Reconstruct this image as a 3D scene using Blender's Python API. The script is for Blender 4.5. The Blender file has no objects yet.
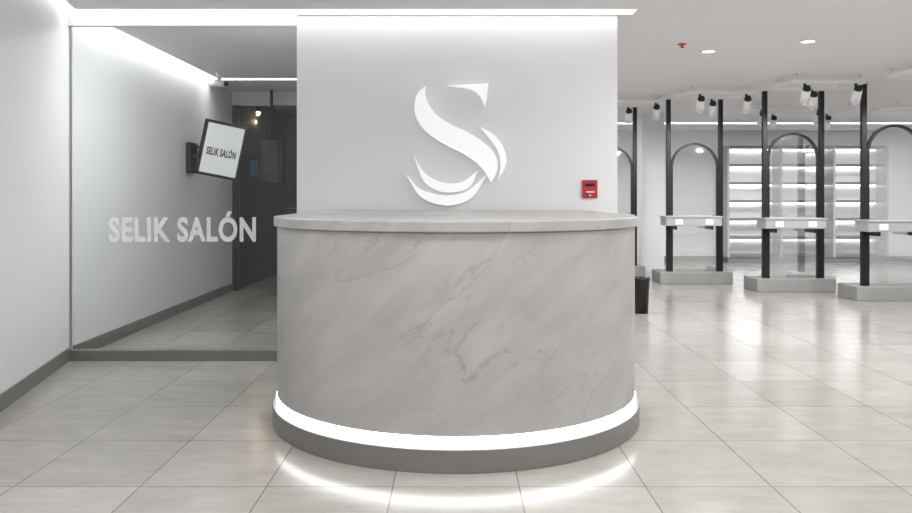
import bpy, bmesh, math, random
from mathutils import Vector, Matrix
random.seed(4)
scene=bpy.context.scene
scene.view_settings.view_transform='Standard'
scene.view_settings.look='None'
F=795.0; HX=456.0; HY=195.0; CAMZ=1.2
def PX(px,py,d): return ((px-HX)/F*d, d, CAMZ-(py-HY)/F*d)

# ---------------------------------------------------------------- materials
def mat(name,col,rough=0.5,metal=0.0,noise=0.0,nscale=6.0,emit=None,estr=0.0,spec=0.5,bump=0.0):
    m=bpy.data.materials.new(name); m.use_nodes=True
    nt=m.node_tree; b=nt.nodes['Principled BSDF']
    b.inputs['Base Color'].default_value=(*col,1)
    b.inputs['Roughness'].default_value=rough
    b.inputs['Metallic'].default_value=metal
    b.inputs['Specular IOR Level'].default_value=spec
    if noise>0 or bump>0:
        tc=nt.nodes.new('ShaderNodeTexCoord'); n=nt.nodes.new('ShaderNodeTexNoise')
        n.inputs['Scale'].default_value=nscale; n.inputs['Detail'].default_value=5
        nt.links.new(tc.outputs['Object'],n.inputs['Vector'])
        if noise>0:
            r=nt.nodes.new('ShaderNodeValToRGB')
            r.color_ramp.elements[0].position=.3; r.color_ramp.elements[1].position=.7
            r.color_ramp.elements[0].color=(*[c*(1-noise) for c in col],1)
            r.color_ramp.elements[1].color=(*[min(1,c*(1+noise)) for c in col],1)
            nt.links.new(n.outputs['Fac'],r.inputs['Fac']); nt.links.new(r.outputs['Color'],b.inputs['Base Color'])
        if bump>0:
            bp=nt.nodes.new('ShaderNodeBump'); bp.inputs['Strength'].default_value=bump; bp.inputs['Distance'].default_value=.01
            nt.links.new(n.outputs['Fac'],bp.inputs['Height']); nt.links.new(bp.outputs['Normal'],b.inputs['Normal'])
    if emit:
        b.inputs['Emission Color'].default_value=(*emit,1); b.inputs['Emission Strength'].default_value=estr
    return m
M_wall=mat('wall_paint',(.72,.72,.735),.6,noise=.015,nscale=1.5)
M_ceil=mat('ceiling_paint',(.75,.75,.755),.75,noise=.015,nscale=1.2)
M_base=mat('baseboard_grey',(.17,.165,.155),.5,noise=.06)
M_black=mat('black_metal',(.012,.012,.013),.35,metal=.3,noise=.05)
M_dark=mat('charcoal_wall',(.02,.021,.024),.6,noise=.2)
M_wood=mat('dark_wood',(.09,.055,.035),.4,noise=.35,nscale=9)
M_white=mat('white_gloss',(.8,.8,.8),.35,noise=.01)
M_logo=mat('logo_acrylic',(.93,.93,.93),.25,noise=.005,emit=(1,1,1),estr=.24)  # faint glow built into the material whitens the sign, which is no lamp
M_led=mat('led_white',(1,1,1),.5,emit=(1,.99,.98),estr=5.0)
M_led3=mat('led_side',(1,1,1),.5,emit=(1,.99,.98),estr=2.8)
M_led2=mat('led_glassroom',(1,1,1),.5,emit=(1,.99,.99),estr=9.0)
M_ring=mat('led_ring',(1,1,1),.5,emit=(1,.99,.98),estr=6.5)
M_shled=mat('led_shelf',(1,1,1),.5,emit=(1,1,1),estr=14.0)
M_lamp=mat('downlight_lens',(1,1,1),.5,emit=(1,.98,.95),estr=8)
M_warm=mat('pendant_glow',(1,.7,.4),.5,emit=(1,.62,.3),estr=4)
M_red=mat('red_plastic',(.42,.02,.025),.35,noise=.03)
M_redd=mat('red_sprinkler',(.6,.06,.04),.35,noise=.03)
M_plinth=mat('plinth_grey',(.17,.165,.155),.4,noise=.06)
M_conc=mat('concrete_base',(.27,.27,.265),.5,noise=.08)
M_shelf=mat('shelf_laminate',(.36,.36,.36),.4,noise=.04)
M_sback=mat('shelving_back',(.62,.62,.63),.5,noise=.02)
M_board=mat('shelving_board',(.16,.16,.165),.4,noise=.05)
M_mirror=mat('mirror_silver',(.8,.82,.82),.03,metal=1.0,noise=.005)
M_screen=mat('tv_screen',(.5,.5,.51),.3,noise=.01,emit=(1,1,1),estr=.3)
M_blue=mat('blue_display',(.015,.05,.08),.3,emit=(.05,.3,.5),estr=.06)
M_steel=mat('brushed_steel',(.5,.5,.5),.3,metal=.9,noise=.04)
M_ink=mat('black_ink',(.01,.01,.01),.5,noise=.02)
def semi():
    nt=M_mirror.node_tree; N=nt.nodes; L=nt.links
    o=[n for n in N if n.type=='OUTPUT_MATERIAL'][0]; b=N['Principled BSDF']
    t=N.new('ShaderNodeBsdfTransparent'); t.inputs['Color'].default_value=(.9,.92,.92,1)
    mx=N.new('ShaderNodeMixShader'); mx.inputs[0].default_value=.5
    L.new(t.outputs[0],mx.inputs[1]); L.new(b.outputs[0],mx.inputs[2]); L.new(mx.outputs[0],o.inputs['Surface'])
semi()

def marble():
    m=bpy.data.materials.new('grey_marble'); m.use_nodes=True; nt=m.node_tree; N=nt.nodes; L=nt.links
    b=N['Principled BSDF']; b.inputs['Roughness'].default_value=.38; b.inputs['Specular IOR Level'].default_value=.35
    tc=N.new('ShaderNodeTexCoord'); mp=N.new('ShaderNodeMapping')
    mp.inputs['Rotation'].default_value=(0,math.radians(40),0)
    L.new(tc.outputs['Object'],mp.inputs['Vector'])
    mp2=N.new('ShaderNodeMapping'); mp2.inputs['Scale'].default_value=(.8,1.0,2.8); mp2.inputs['Location'].default_value=(.35,.2,.6)
    L.new(mp.outputs['Vector'],mp2.inputs['Vector'])
    def addv(off):
        a=N.new('ShaderNodeVectorMath'); a.operation='ADD'; a.inputs[1].default_value=(off,off*.7,off*.3)
        L.new(mp2.outputs['Vector'],a.inputs[0]); return a.outputs[0]
    def vein(scale,dist,width,off):
        n=N.new('ShaderNodeTexNoise'); n.inputs['Scale'].default_value=scale; n.inputs['Detail'].default_value=6
        n.inputs['Distortion'].default_value=dist; n.inputs['Roughness'].default_value=.52
        L.new(addv(off),n.inputs['Vector'])
        s=N.new('ShaderNodeMath'); s.operation='SUBTRACT'; s.inputs[1].default_value=.5; L.new(n.outputs['Fac'],s.inputs[0])
        ab=N.new('ShaderNodeMath'); ab.operation='ABSOLUTE'; L.new(s.outputs[0],ab.inputs[0])
        mr=N.new('ShaderNodeMapRange'); mr.inputs['From Min'].default_value=0; mr.inputs['From Max'].default_value=width
        mr.inputs['To Min'].default_value=1; mr.inputs['To Max'].default_value=0; L.new(ab.outputs[0],mr.inputs['Value'])
        return mr.outputs[0]
    def mask(off,lo,hi):
        n=N.new('ShaderNodeTexNoise'); n.inputs['Scale'].default_value=1.5; n.inputs['Detail'].default_value=2
        L.new(addv(off),n.inputs['Vector'])
        mr=N.new('ShaderNodeMapRange'); mr.inputs['From Min'].default_value=lo; mr.inputs['From Max'].default_value=hi
        L.new(n.outputs['Fac'],mr.inputs['Value']); return mr.outputs[0]
    def mul(a,b_):
        x=N.new('ShaderNodeMath'); x.operation='MULTIPLY'; L.new(a,x.inputs[0])
        if isinstance(b_,float): x.inputs[1].default_value=b_
        else: L.new(b_,x.inputs[1])
        return x.outputs[0]
    def add(a,b_):
        x=N.new('ShaderNodeMath'); x.operation='ADD'; x.use_clamp=True; L.new(a,x.inputs[0]); L.new(b_,x.inputs[1]); return x.outputs[0]
    v1=mul(vein(1.3,.35,.009,3.1),mask(1.0,.42,.6))
    v2=mul(mul(vein(2.2,.5,.008,9.3),mask(5.0,.45,.65)),.6)
    v3=mul(vein(1.3,.35,.07,3.1),mul(mask(1.0,.45,.65),.3))
    v4=mul(mul(vein(1.0,.3,.008,14.7),mask(8.0,.42,.6)),.7)
    tot=add(add(v1,v2),add(v3,v4))
    cl=N.new('ShaderNodeTexNoise'); cl.inputs['Scale'].default_value=3.0; cl.inputs['Detail'].default_value=9; cl.inputs['Roughness'].default_value=.6; L.new(mp2.outputs['Vector'],cl.inputs['Vector'])
    r=N.new('ShaderNodeValToRGB'); r.color_ramp.elements[0].position=.3; r.color_ramp.elements[1].position=.7
    r.color_ramp.elements[0].color=(.325,.319,.311,1); r.color_ramp.elements[1].color=(.42,.413,.405,1)
    L.new(cl.outputs['Fac'],r.inputs['Fac'])
    mx=N.new('ShaderNodeMixRGB'); mx.inputs['Color2'].default_value=(.21,.2,.19,1)
    L.new(mul(tot,.5),mx.inputs['Fac']); L.new(r.outputs['Color'],mx.inputs['Color1']); L.new(mx.outputs[0],b.inputs['Base Color'])
    return m
M_marble=marble()

def tilemat():
    m=bpy.data.materials.new('floor_tile'); m.use_nodes=True; nt=m.node_tree; N=nt.nodes; L=nt.links
    b=N['Principled BSDF']
    tc=N.new('ShaderNodeTexCoord'); mp=N.new('ShaderNodeMapping'); mp.inputs['Location'].default_value=(.26,-.17,0)
    L.new(tc.outputs['Object'],mp.inputs['Vector'])
    br=N.new('ShaderNodeTexBrick'); br.offset=0; br.squash=1
    br.inputs['Scale'].default_value=1; br.inputs['Brick Width'].default_value=.52; br.inputs['Row Height'].default_value=.62
    br.inputs['Mortar Size'].default_value=.003; br.inputs['Mortar Smooth'].default_value=.1
    br.inputs['Color1'].default_value=(.45,.43,.41,1); br.inputs['Color2'].default_value=(.375,.358,.34,1)
    br.inputs['Mortar'].default_value=(.2,.19,.18,1)
    L.new(mp.outputs['Vector'],br.inputs['Vector'])
    mp2=N.new('ShaderNodeMapping'); mp2.inputs['Scale'].default_value=(1.4,3.6,1); mp2.inputs['Rotation'].default_value=(0,0,.6); L.new(tc.outputs['Object'],mp2.inputs['Vector'])
    n=N.new('ShaderNodeTexNoise'); n.inputs['Scale'].default_value=2.6; n.inputs['Detail'].default_value=10; n.inputs['Roughness'].default_value=.72; n.inputs['Distortion'].default_value=.25
    L.new(mp2.outputs['Vector'],n.inputs['Vector'])
    r=N.new('ShaderNodeValToRGB'); r.color_ramp.elements[0].position=.28; r.color_ramp.elements[1].position=.72
    r.color_ramp.elements[0].color=(.77,.76,.75,1); r.color_ramp.elements[1].color=(1.0,1.0,1.0,1)
    L.new(n.outputs['Fac'],r.inputs['Fac'])
    mx=N.new('ShaderNodeMixRGB'); mx.blend_type='MULTIPLY'; mx.inputs['Fac'].default_value=1
    L.new(br.outputs['Color'],mx.inputs['Color1']); L.new(r.outputs['Color'],mx.inputs['Color2']); L.new(mx.outputs[0],b.inputs['Base Color'])
    rr=N.new('ShaderNodeMapRange'); rr.inputs['To Min'].default_value=.14; rr.inputs['To Max'].default_value=.24; L.new(n.outputs['Fac'],rr.inputs['Value']); L.new(rr.outputs[0],b.inputs['Roughness'])
    bp=N.new('ShaderNodeBump'); bp.inputs['Strength'].default_value=.4; bp.inputs['Distance'].default_value=.003; bp.invert=True
    L.new(br.outputs['Fac'],bp.inputs['Height']); L.new(bp.outputs['Normal'],b.inputs['Normal'])
    return m
M_floor=tilemat()

def glassmat():
    m=bpy.data.materials.new('tinted_glass'); m.use_nodes=True; nt=m.node_tree; N=nt.nodes; L=nt.links
    N.clear(); o=N.new('ShaderNodeOutputMaterial'); t=N.new('ShaderNodeBsdfTransparent'); t.inputs['Color'].default_value=(.94,.96,.945,1)
    g=N.new('ShaderNodeBsdfGlossy'); g.inputs['Roughness'].default_value=.02; g.inputs['Color'].default_value=(.9,.95,.92,1)
    mx=N.new('ShaderNodeMixShader'); mx.inputs[0].default_value=.025
    L.new(t.outputs[0],mx.inputs[1]); L.new(g.outputs[0],mx.inputs[2]); L.new(mx.outputs[0],o.inputs['Surface'])
    return m
M_glass=glassmat()
def vinylmat():
    m=bpy.data.materials.new('frosted_vinyl'); m.use_nodes=True; nt=m.node_tree; N=nt.nodes; L=nt.links
    b=N['Principled BSDF']; b.inputs['Base Color'].default_value=(.8,.81,.81,1); b.inputs['Roughness'].default_value=.6
    b.inputs['Emission Color'].default_value=(1,1,1,1); b.inputs['Emission Strength'].default_value=.15  # slight self-glow brightens the lettering, which is not a light source
    b.inputs['Alpha'].default_value=.4
    return m
M_vinyl=vinylmat()

# ---------------------------------------------------------------- helpers
def link(o,parent=None):
    scene.collection.objects.link(o)
    if parent: o.parent=parent
    return o
def empty(name,loc=(0,0,0)):
    e=bpy.data.objects.new(name,None); e.location=loc; e.empty_display_size=.1
    scene.collection.objects.link(e); return e
def meshobj(name,verts,faces,m,parent=None,origin=None,smooth=False,bevel=0):
    if origin is None: origin=Vector(parent.location) if parent else Vector((0,0,0))
    vs=[Vector(v)-Vector(origin) for v in verts]
    me=bpy.data.meshes.new(name); me.from_pydata(vs,[],faces); me.validate(); 
    bm=bmesh.new(); bm.from_mesh(me); bmesh.ops.recalc_face_normals(bm,faces=bm.faces); bm.to_mesh(me); bm.free()
    me.materials.append(m)
    o=bpy.data.objects.new(name,me)
    if not parent: o.location=origin
    link(o,parent)
    if smooth:
        for p in me.polygons: p.use_smooth=len(p.vertices)==4
    if bevel>0:
        b=o.modifiers.new('bevel','BEVEL'); b.width=bevel; b.segments=2; b.limit_method='ANGLE'
    return o
def prism(name,poly,z0,z1,m,parent=None,bevel=0,smooth=False,origin=None):
    n=len(poly)
    v=[(x,y,z0) for x,y in poly]+[(x,y,z1) for x,y in poly]
    f=[list(range(n))[::-1],list(range(n,2*n))]+[[i,(i+1)%n,n+(i+1)%n,n+i] for i in range(n)]
    return meshobj(name,v,f,m,parent,bevel=bevel,smooth=smooth,origin=origin)
def box(name,x0,x1,y0,y1,z0,z1,m,parent=None,bevel=0):
    org=None if parent else Vector(((x0+x1)/2,(y0+y1)/2,(z0+z1)/2))
    return prism(name,[(x0,y0),(x1,y0),(x1,y1),(x0,y1)],z0,z1,m,parent,bevel,origin=org)
def tube(name,p0,p1,r0,r1,m,parent=None,seg=20,cap=True):
    p0=Vector(p0);p1=Vector(p1);d=(p1-p0).normalized()
    u=d.orthogonal().normalized();w=d.cross(u)
    v=[];f=[]
    for p,r in((p0,r0),(p1,r1)):
        for i in range(seg):
            a=2*math.pi*i/seg; v.append(p+u*math.cos(a)*r+w*math.sin(a)*r)
    for i in range(seg): f.append([i,(i+1)%seg,seg+(i+1)%seg,seg+i])
    f.append(list(range(seg))[::-1]);f.append(list(range(seg,2*seg)))
    return meshobj(name,v,f,m,parent,smooth=True)
def lathe(name,prof,c,m,parent=None,seg=28):
    v=[];f=[];n=len(prof)
    for i in range(seg):
        a=2*math.pi*i/seg
        for r,z in prof: v.append((c[0]+r*math.cos(a),c[1]+r*math.sin(a),c[2]+z))
    for i in range(seg):
        for j in range(n-1):
            f.append([i*n+j,((i+1)%seg)*n+j,((i+1)%seg)*n+j+1,i*n+j+1])
    return meshobj(name,v,f,m,parent,smooth=True)

# ---------------------------------------------------------------- room shell
CZ=2.5
WX=-2.81; GY=5.78; XR=8.5; YB=14.4; YF=-3.0
prism('floor',[(-3.2,YF-.1),(XR+.2,YF-.1),(XR+.2,YB+.2),(-3.2,YB+.2)],-.1,0,M_floor)
ce=empty('ceiling',(0,0,0))
prism('soffit_front',[(-2.2,YF),(XR,YF),(XR,5.56),(-2.66,5.56),(-2.11,2.8),(-2.2,2.8)],CZ,CZ+.06,M_ceil,ce)
prism('soffit_salon',[(1.27,5.56),(XR,5.56),(XR,YB),(1.27,YB)],CZ,CZ+.06,M_ceil,ce)
prism('soffit_middle',[(-1.149,5.73),(1.27,5.73),(1.27,YB),(-1.149,YB)],CZ,CZ+.06,M_ceil,ce)
prism('soffit_glassroom',[(-2.66,5.82),(-1.149,5.82),(-1.149,8.85),(-2.66,8.85)],CZ,CZ+.06,M_ceil,ce)
prism('soffit_rear',[(WX,9.0),(-1.149,9.0),(-1.149,YB),(WX,YB)],CZ,CZ+.06,M_ceil,ce)
prism('ceiling_lid',[(-3.2,YF-.1),(XR+.2,YF-.1),(XR+.2,YB+.2),(-3.2,YB+.2)],CZ+.14,CZ+.2,M_ceil,ce)
cl=empty('cove_light',(0,0,0))
prism('cove_strip_front',[(-2.62,5.565),(1.265,5.565),(1.265,5.725),(-2.62,5.725)],CZ+.10,CZ+.13,M_led,cl)
prism('cove_strip_side',[(-2.2,2.82),(-2.12,2.82),(-2.67,5.72),(-2.79,5.72)],CZ+.10,CZ+.13,M_led3,cl)
prism('cove_strip_glassroom',[(WX+.01,5.83),(-2.67,5.83),(-2.67,8.99),(WX+.01,8.99)],CZ+.10,CZ+.13,M_led2,cl)
prism('cove_strip_rear',[(-2.66,8.86),(-1.16,8.86),(-1.16,8.99),(-2.66,8.99)],CZ+.10,CZ+.13,M_led2,cl)
T=CZ+.14
prism('wall_left',[(-2.2,YF),(-2.2,2.8),(WX,GY),(WX,13.2),(-3.1,13.2),(-3.1,YF)],0,T,M_wall)
prism('baseboard_left',[(-2.2,YF),(-2.185,YF),(-2.185,2.8),(WX+.015,GY-.03),(WX,GY-.03),(-2.2,2.8)],0,.095,M_base)
box('baseboard_glassroom',WX,WX+.015,GY+.05,10.0,0,.095,M_base)
box('wall_front',-3.1,XR+.1,YF-.1,YF,0,T,M_wall)
box('wall_right',XR,XR+.1,YF,YB,0,T,M_wall)
box('wall_back',-1.05,XR+.1,YB,YB+.1,0,T,M_wall)
box('wall_logo',-1.149,1.165,5.74,5.95,0,T,M_wall)
box('wall_partition',-1.149,-1.05,5.95,YB,0,T,M_wall)
box('baseboard_back',-1.05,XR,YB-.015,YB,0,.095,M_base)
gp=empty('glass_partition',((WX-1.149)/2,GY,0))
box('header',WX,-1.149,GY-.03,GY+.03,2.425,T,M_wall,gp)
box('bottom_rail',WX,-1.149,GY-.035,GY+.035,0,.075,M_base,gp)
box('pane',WX+.01,-1.15,GY-.006,GY+.006,.075,2.425,M_glass,gp)
box('edge_profile',WX,WX+.012,GY-.012,GY+.012,.075,2.425,M_steel,gp)
box('wall_lobby_header',WX,-1.149,9.98,10.08,2.33,T,M_wall)
box('wall_lobby_back',WX,-1.149,12.9,13.0,0,CZ,M_dark)
box('wall_lobby_left',WX,WX+.06,10.08,12.9,0,CZ,M_dark)
box('wall_lobby_right',-1.21,-1.149,10.08,12.9,0,CZ,M_dark)
box('door_frame_trim',WX,WX+.07,9.98,10.08,0,2.33,M_black)
cab=empty('lobby_cabinet',(-2.2,12.6,0))
box('carcass',-2.65,-1.75,12.35,12.88,.06,.95,M_wood,cab,.01)
box('kickboard',-2.61,-1.79,12.4,12.86,0,.06,M_black,cab)
for i in range(3): box('door_%d'%(i+1),-2.64+i*.3,-2.36+i*.3,12.33,12.35,.09,.92,M_wood,cab,.005)
box('worktop',-2.67,-1.73,12.32,12.89,.95,.99,M_black,cab,.004)
pl=empty('pendant_lamp',PX(256,112,11.0))
c=PX(256,112,11.0)
tube('cord',(c[0],c[1],c[2]+.08),(c[0],c[1],CZ),.004,.004,M_black,pl,8)
lathe('shade',[(.02,.1),(.05,.08),(.1,.03),(.11,0),(.105,0),(.09,.02)],c,M_black,pl)
lathe('bulb',[(0,.03),(.05,.015),(.065,-.01),(.05,-.045),(0,-.06)],c,M_warm,pl)
lb=bpy.data.lights.new('pendant_bulb_light','POINT'); lb.energy=8; lb.color=(1,.7,.42); lb.shadow_soft_size=.05
lo=bpy.data.objects.new('pendant_bulb_light',lb); lo.location=(0,0,-.14); link(lo,pl)
c=PX(271,162,9.8)
sp=empty('wall_speaker',c)
box('cabinet',c[0]-.1,c[0]+.12,c[1]-.12,c[1]+.06,c[2]-.26,c[2]+.26,M_black,sp,.015)
tube('woofer',(c[0]+.01,c[1]-.128,c[2]-.1),(c[0]+.01,c[1]-.118,c[2]-.1),.06,.08,M_dark,sp)
tube('tweeter',(c[0]+.01,c[1]-.128,c[2]+.12),(c[0]+.01,c[1]-.118,c[2]+.12),.025,.035,M_dark,sp)
tube('ceiling_bracket',(c[0],c[1]+.03,c[2]+.26),(c[0],c[1]+.03,2.5),.018,.018,M_black,sp,10)
c=PX(250,168,10.6)
ds=empty('blue_display_screen',c)
box('frame',c[0]-.02,c[0]+.12,c[1],c[1]+.04,c[2]-.12,c[2]+.12,M_black,ds,.005)
box('panel',c[0]-.005,c[0]+.105,c[1]-.004,c[1],c[2]-.105,c[2]+.105,M_blue,ds)

# ---------------------------------------------------------------- reception desk
D=4.41; R=.968
desk=empty('reception_desk',(0,D,0))
def uband(name,ro,ri,z0,z1,m,yb=5.72,bevel=0,seg=96):
    outer=[(ro,yb)]+[(ro*math.cos(a),D-ro*math.sin(a)) for a in [math.pi*i/seg for i in range(seg+1)]]+[(-ro,yb)]
    inner=[(ri,yb)]+[(ri*math.cos(a),D-ri*math.sin(a)) for a in [math.pi*i/seg for i in range(seg+1)]]+[(-ri,yb)]
    n=len(outer); v=[];f=[]
    for ring,z in((outer,z0),(outer,z1),(inner,z1),(inner,z0)):
        v+=[(x,y,z) for x,y in ring]
    for k in range(4):
        a=k*n;b=((k+1)%4)*n
        for i in range(n-1): f.append([a+i,a+i+1,b+i+1,b+i])
    f.append([0,n,2*n,3*n]); f.append([n-1,2*n-1,3*n-1,4*n-1])
    o=meshobj(name,v,f,m,desk)
    md=o.modifiers.new('bevel','BEVEL'); md.width=max(bevel,.001); md.segments=2; md.limit_method='ANGLE'; md.angle_limit=math.radians(40)
    for p in o.data.polygons: p.use_smooth=True
    ws=o.modifiers.new('wn','WEIGHTED_NORMAL'); ws.keep_sharp=True
    return o
uband('marble_front',R,R-.035,.153,1.035,M_marble,bevel=.002)
rt=R+.018
prism('counter_top',[(rt,5.72)]+[(rt*math.cos(math.pi*i/96),D-rt*math.sin(math.pi*i/96)) for i in range(97)]+[(-rt,5.72)],1.037,1.0875,M_marble,desk,bevel=.006)
uband('led_ring',R+.004,R-.03,.105,.151,M_ring,bevel=.006)
uband('plinth',R+.024,R-.06,0,.102,M_plinth,bevel=.004)

# ---------------------------------------------------------------- logo
def cr(pts,n=8):
    out=[]
    P=[2*Vector(pts[0])-Vector(pts[1])]+[Vector(p) for p in pts]+[2*Vector(pts[-1])-Vector(pts[-2])]
    for i in range(1,len(P)-2):
        for k in range(n):
            t=k/n; a,b,c_,d=P[i-1],P[i],P[i+1],P[i+2]
            out.append(.5*((2*b)+(c_-a)*t+(2*a-5*b+4*c_-d)*t*t+(3*b-a-3*c_+d)*t**3))
    return out
def shape(name,sections,parent,depth=.012,LD=5.70):
    pts=[]
    for s in sections: pts+=cr(s) 
    cu=bpy.data.curves.new(name,'CURVE'); cu.dimensions='2D'; cu.fill_mode='BOTH'; cu.extrude=depth; cu.bevel_depth=.003
    sp_=cu.splines.new('POLY'); sp_.points.add(len(pts)-1)
    for i,p in enumerate(pts):
        x,_,z=PX(p[0],p[1],LD)
        sp_.points[i].co=(x-parent.location.x,z-parent.location.z,0,1)
    sp_.use_cyclic_u=True; cu.materials.append(M_logo)
    o=bpy.data.objects.new(name,cu); o.rotation_euler=(math.pi/2,0,0); link(o,parent); return o
lc=PX(456,145,5.72)
lg=empty('wall_logo_sign',(lc[0],5.71,lc[2]))
shape('s_body',[[(425,87),(418,94),(415,104),(416,116),(422,127),(433,137),(448,146),(464,154),(477,163),(485,172),(491,182)],[(491,182),(496,173),(497,162),(492,151),(481,141),(466,132),(449,124),(436,115),(428,104),(425,95),(425,87)]],lg)
shape('s_flag',[[(450,86),(488,84)],[(488,84),(485,106)],[(485,106),(480,96),(470,89),(450,86)]],lg)
shape('crescent_right',[[(481,128),(493,135),(502,146),(506,158),(504,169),(499,177)],[(499,177),(501,167),(500,156),(495,145),(481,128)]],lg)
shape('crescent_upper',[[(415,159),(423,172),(434,180),(449,184),(463,182),(477,172)],[(477,172),(469,187),(453,192),(437,190),(424,181),(415,159)]],lg)
shape('crescent_lower',[[(408,177),(418,188),(432,194),(448,196),(466,192),(485,177)],[(485,177),(472,197),(452,205),(434,203),(419,195),(408,177)]],lg)

def text(name,body,w,h,m,extr,parent=None,bold=.02):
    cu=bpy.data.curves.new(name,'FONT'); cu.body=body; cu.align_x='CENTER'; cu.align_y='CENTER'; cu.offset=bold; cu.extrude=0.01; cu.space_character=1.1
    o=bpy.data.objects.new(name+'_t',cu); scene.collection.objects.link(o)
    dg=bpy.context.evaluated_depsgraph_get(); me=bpy.data.meshes.new_from_object(o.evaluated_get(dg)); bpy.data.objects.remove(o)
    xs=[v.co.x for v in me.vertices]; ys=[v.co.y for v in me.vertices]
    cx=(min(xs)+max(xs))/2; cy=(min(ys)+max(ys))/2; sx=w/(max(xs)-min(xs)); sy=h/(max(ys)-min(ys))
    for v in me.vertices: v.co=Vector(((v.co.x-cx)*sx,(v.co.y-cy)*sy,v.co.z/.01*extr))
    me.name=name; me.materials.clear(); me.materials.append(m)
    ob=bpy.data.objects.new(name,me); link(ob,parent); return ob
GT=5.768
x0,_,z0=PX(109,242,GT); x1,_,z1=PX(256,211,GT)
t=text('glass_lettering','SELIK SALÓN',x1-x0,z1-z0,M_vinyl,.0005,bold=.035)
t.location=((x0+x1)/2,GT,(z0+z1)/2); t.rotation_euler=(math.pi/2,0,0)

# ---------------------------------------------------------------- TV
tc_=PX(221,150,8.3)
tv=empty('wall_mounted_tv',tc_)
scr=empty('screen_assembly',(0,0,0)); scr.parent=tv
def lbox(name,x0,x1,y0,y1,z0,z1,m,par,bev=0):
    v=[(x,y,z) for z in(z0,z1) for x,y in((x0,y0),(x1,y0),(x1,y1),(x0,y1))]
    f=[[3,2,1,0],[4,5,6,7],[0,1,5,4],[1,2,6,5],[2,3,7,6],[3,0,4,7]]
    return meshobj(name,v,f,m,par,origin=(0,0,0),bevel=bev)
hw=.215;hh=.29
lbox('housing',-hw,hw,0,.09,-hh,hh,M_black,scr,.008)
lbox('display',-hw+.04,hw-.02,-.003,.0,-hh+.03,hh-.03,M_screen,scr)
tt=text('display_text','SELIK SALÓN',.3,.1,M_ink,.001,scr,bold=.035); tt.location=(.008,-.006,-.02); tt.rotation_euler=(math.pi/2,0,0)
scr.rotation_euler=(math.radians(6),math.radians(11),math.radians(20))
box('arm',WX+.02,tc_[0]+.02,8.36,8.40,tc_[2]-.08,tc_[2]-.03,M_black,tv,.005)
box('arm_upper',WX+.02,tc_[0]-.1,8.36,8.40,tc_[2]+.02,tc_[2]+.05,M_black,tv,.005)
box('wall_bracket',WX+.001,WX+.05,8.26,8.5,tc_[2]-.24,tc_[2]+.08,M_black,tv,.005)

c=PX(219,86,8.4)
sc=empty('security_camera',(c[0],c[1],CZ))
tube('mount',(c[0],c[1],CZ),(c[0],c[1],CZ-.09),.03,.02,M_white,sc)
tube('barrel',(c[0]-.1,c[1]+.02,CZ-.11),(c[0]+.08,c[1]-.04,CZ-.13),.035,.035,M_white,sc)
tube('lens',(c[0]+.08,c[1]-.04,CZ-.13),(c[0]+.1,c[1]-.047,CZ-.133),.028,.024,M_black,sc)

c=PX(590.5,189,5.70)
fa=empty('fire_alarm_pull_station',(c[0],5.74,c[2]))
box('backplate',c[0]-.055,c[0]+.055,5.722,5.74,c[2]-.065,c[2]+.065,M_red,fa,.006)
box('handle',c[0]-.03,c[0]+.03,5.705,5.722,c[2]-.026,c[2]-.017,M_white,fa,.003)
box('label',c[0]-.035,c[0]+.035,5.718,5.722,c[2]+.02,c[2]+.04,M_black,fa,.001)
tube('key_lock',(c[0],5.722,c[2]-.045),(c[0],5.715,c[2]-.045),.009,.009,M_steel,fa,14)

# ---------------------------------------------------------------- styling stations
def station(cx,y,arch_z,name='styling_station'):
    e=empty(name,(cx,y,0)); W=.355
    box('base_platform',cx-.5,cx+.48,y-.02,y+.45,0,.16,M_conc,e,.008)
    py=y+.12
    for s,n in((-1,'post_left'),(1,'post_right')):
        box(n,cx+s*W-.028,cx+s*W+.028,py-.028,py+.028,.16,CZ,M_black,e,.003)
    aw=W-.028; r=aw; zc=arch_z-r; zb=.16
    outer=[(-aw,zb)]+[(-r*math.cos(a),zc+r*math.sin(a)) for a in [math.pi*i/36 for i in range(37)]]+[(aw,zb)]
    k=.03; ri=r-k
    inner=[(-aw+k,zb)]+[(-ri*math.cos(a),zc+ri*math.sin(a)) for a in [math.pi*i/36 for i in range(37)]]+[(aw-k,zb)]
    n=len(outer); v=[];f=[]
    for ring,yy in((outer,py-.022),(inner,py-.022),(inner,py+.022),(outer,py+.022)):
        v+=[(cx+x,yy,z) for x,z in ring]
    for q in range(4):
        a=q*n;b=((q+1)%4)*n
        for i in range(n-1): f.append([a+i,a+i+1,b+i+1,b+i])
    f.append([0,n,2*n,3*n]); f.append([n-1,2*n-1,3*n-1,4*n-1])
    meshobj('arch_frame',v,f,M_black,e)
    pts=inner; v=[(cx+x,py,z) for x,z in pts]; n=len(pts)
    meshobj('mirror',v,[list(range(n))],M_mirror,e)
    box('shelf',cx-.47,cx+.27,py-.33,py-.03,.79,.9,M_shelf,e,.006)
    box('shelf_top',cx-.48,cx+.28,py-.34,py-.03,.9,.92,M_shelf,e,.003)
    for s in(-.3,.1):
        box('outlet_plate',cx+s-.05,cx+s+.05,py-.335,py-.33,.81,.88,M_white,e,.002)
    for s in(-.33,.15):
        box('shelf_bracket',cx+s-.012,cx+s+.012,py-.3,py-.02,.74,.79,M_black,e,.002)
    return e
station(2.28,11.6,1.92)
station(3.25,10.72,1.91)
station(4.22,9.84,1.98)
station(5.03,9.0,2.01)
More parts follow.
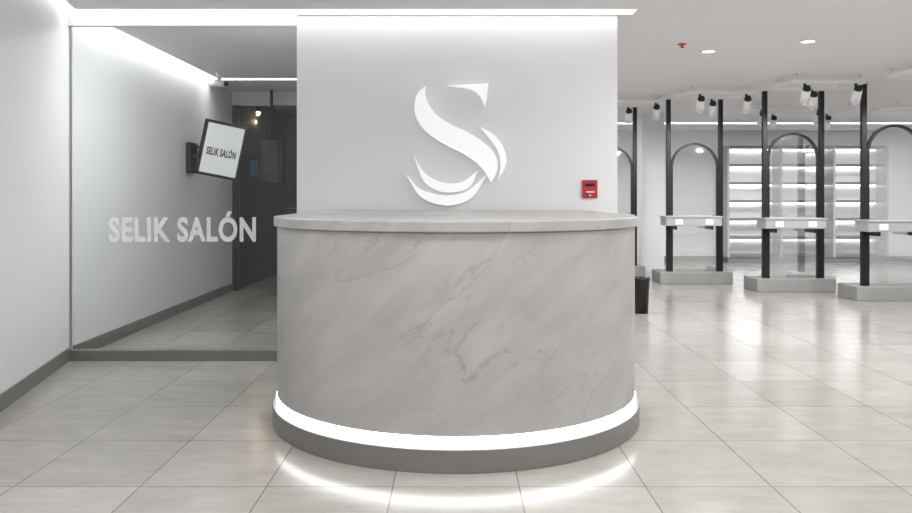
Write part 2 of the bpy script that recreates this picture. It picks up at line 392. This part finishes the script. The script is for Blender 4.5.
def track(cx,y,w=.8,d=.5,offs=((-.25,0),(.05,1),(.3,0)),W=9):
    e=empty('track_light',(cx,y,CZ)); z=CZ-.1
    for yy,n in((y-d/2,'rail_front'),(y+d/2,'rail_back')): box(n,cx-w/2,cx+w/2,yy-.018,yy+.018,z,z+.035,M_white,e,.002)
    for xx,n in((cx-w/2,'rail_left'),(cx+w/2,'rail_right')): box(n,xx-.018,xx+.018,y-d/2,y+d/2,z,z+.035,M_white,e,.002)
    for xx in(cx-w/2+.05,cx+w/2-.05):
        for yy in(y-d/2,y+d/2): tube('drop_rod',(xx,yy,z+.03),(xx,yy,CZ),.008,.008,M_white,e,8)
    for ox,b in offs:
        yy=y-d/2 if not b else y+d/2
        x=cx+ox
        tube('stem',(x,yy,z),(x,yy,z-.08),.014,.014,M_black,e,10)
        tube('spot_rear_shadow',(x-.004,yy-.072,z-.046),(x,yy-.05,z-.07),.035,.045,M_black,e,18)  # black piece stands in for the dark shadow on the spot head
        tube('spot_head',(x,yy-.05,z-.07),(x+.02,yy+.06,z-.19),.045,.05,M_white,e,18)
        tube('spot_lens',(x+.02,yy+.06,z-.19),(x+.0205,yy+.063,z-.193),.043,.043,M_lamp,e,18)
        l=bpy.data.lights.new('spot_lamp','SPOT'); l.energy=W*4; l.spot_size=math.radians(110); l.spot_blend=.9; l.shadow_soft_size=.05; l.color=(1,.99,.98)
        o=bpy.data.objects.new('spot_lamp',l); o.location=(ox+.022,yy-y+.07,-.30); o.rotation_euler=(math.radians(40),0,0); link(o,e)
track(2.3,10.6); track(3.15,9.7); track(4.0,8.8); track(4.85,7.95); track(4.9,11.5,1.4,.6,((-.6,0),(-.2,1),(.2,0),(.6,1)),W=16)
track(6.6,11.2,1.2,.6,W=16)

# ---------------------------------------------------------------- display shelving
sh=empty('display_shelving',(6.0,14.2,0))
X0,X1=4.8,7.6; Y0,Y1=14.0,14.38
box('back_panel',X0,X1,Y1-.02,Y1,.1,2.05,M_sback,sh)
box('plinth_base',X0,X1,Y0+.02,Y1-.02,0,.1,M_board,sh)
for i in range(4):
    x=X0+(X1-X0)*i/3; box('upright_%d'%(i+1),x-.02,x+.02,Y0,Y1-.02,.1,2.05,M_shelf,sh,.002)
for i in range(7):
    z=.1+i*.32
    for j in range(3):
        a=X0+(X1-X0)*j/3+.021; b=X0+(X1-X0)*(j+1)/3-.021
        box('shelf_board',a,b,Y0,Y1-.021,z,z+.05,M_board,sh,.002)
        if i>0: box('shelf_led',a+.02,b-.02,Y1-.06,Y1-.04,z-.012,z-.001,M_shled,sh)
box('wall_column',2.95,3.3,12.6,12.95,0,CZ,M_wall)
wc=empty('cornice_light',(4.0,14.3,2.4))
box('cornice_shield',-1.0,8.4,14.25,14.27,2.38,2.47,M_white,wc)
box('cornice_shelf',-1.0,8.4,14.25,14.4,2.36,2.38,M_white,wc)
box('cornice_led',-1.0,8.4,14.3,14.33,2.381,2.39,M_led2,wc)

wb=empty('waste_bin',(1.87,8.1,0))
lathe('body',[(0,0),(.085,0),(.1,.33),(.105,.34),(.095,.34),(.08,.02),(0,.02)],(1.87,8.1,0),M_black,wb)
lathe('lid_ring',[(.1,.34),(.11,.345),(.11,.355),(.06,.365),(.06,.345)],(1.87,8.1,0),M_black,wb)

c=PX(682,44,6.84)
fs=empty('fire_sprinkler',(c[0],c[1],CZ))
lathe('escutcheon',[(0,0),(.04,0),(.036,-.008),(.013,-.012)],(c[0],c[1],CZ),M_redd,fs)
lathe('head',[(.01,-.008),(.01,-.028),(.022,-.03),(.022,-.034),(0,-.034)],(c[0],c[1],CZ),M_redd,fs)

# ---------------------------------------------------------------- downlights
def downlight(x,y,W=26,sz=.2):
    e=empty('recessed_downlight',(x,y,CZ))  # name shared by the two real fixtures and the added unseen lamps
    lathe('trim_ring',[(.08,0),(.08,-.008),(.06,-.01),(.055,0)],(x,y,CZ),M_white,e)
    lathe('lens',[(0,-.003),(.055,-.003)],(x,y,CZ),M_lamp,e)
    l=bpy.data.lights.new('downlight_lamp','AREA'); l.shape='DISK'; l.size=sz if W<20 else .1; l.energy=W; l.color=(1,.99,.98)
    o=bpy.data.objects.new('downlight_lamp',l); o.location=(0,0,-.02); link(o,e)
for x,y in((2.28,7.18),(2.97,6.71)): downlight(x,y,42)
for x in(-1.3,0,1.3,3.0,5.0,7.0):
    for y in(-1.2,.8,2.8): downlight(x,y,15.5 if x<2 else 20)  # unseen lamps added to light the desk front and nearby room
for x,y in((6.0,5.0),(4.2,4.8),(2.2,4.6),(6.8,8.0)): downlight(x,y,28)  # lamps added outside the view to brighten the right side
downlight(7.2,12.2,45); downlight(1.2,12.5,45); downlight(.6,8.5,45)  # hidden lamps added to lift the salon's brightness
downlight(-1.75,6.03,22)  # lamp added out of sight above the header to brighten the glass room

w=bpy.data.worlds.new('world'); scene.world=w; w.use_nodes=True
w.node_tree.nodes['Background'].inputs[0].default_value=(.5,.5,.5,1); w.node_tree.nodes['Background'].inputs[1].default_value=.3
cam=bpy.data.cameras.new('camera'); cam.sensor_width=36; cam.lens=F/912*36; cam.shift_y=-(256.5-HY)/912; cam.clip_end=100
co=bpy.data.objects.new('camera',cam); co.location=(0,0,CAMZ); co.rotation_euler=(math.pi/2,0,0); scene.collection.objects.link(co); scene.camera=co
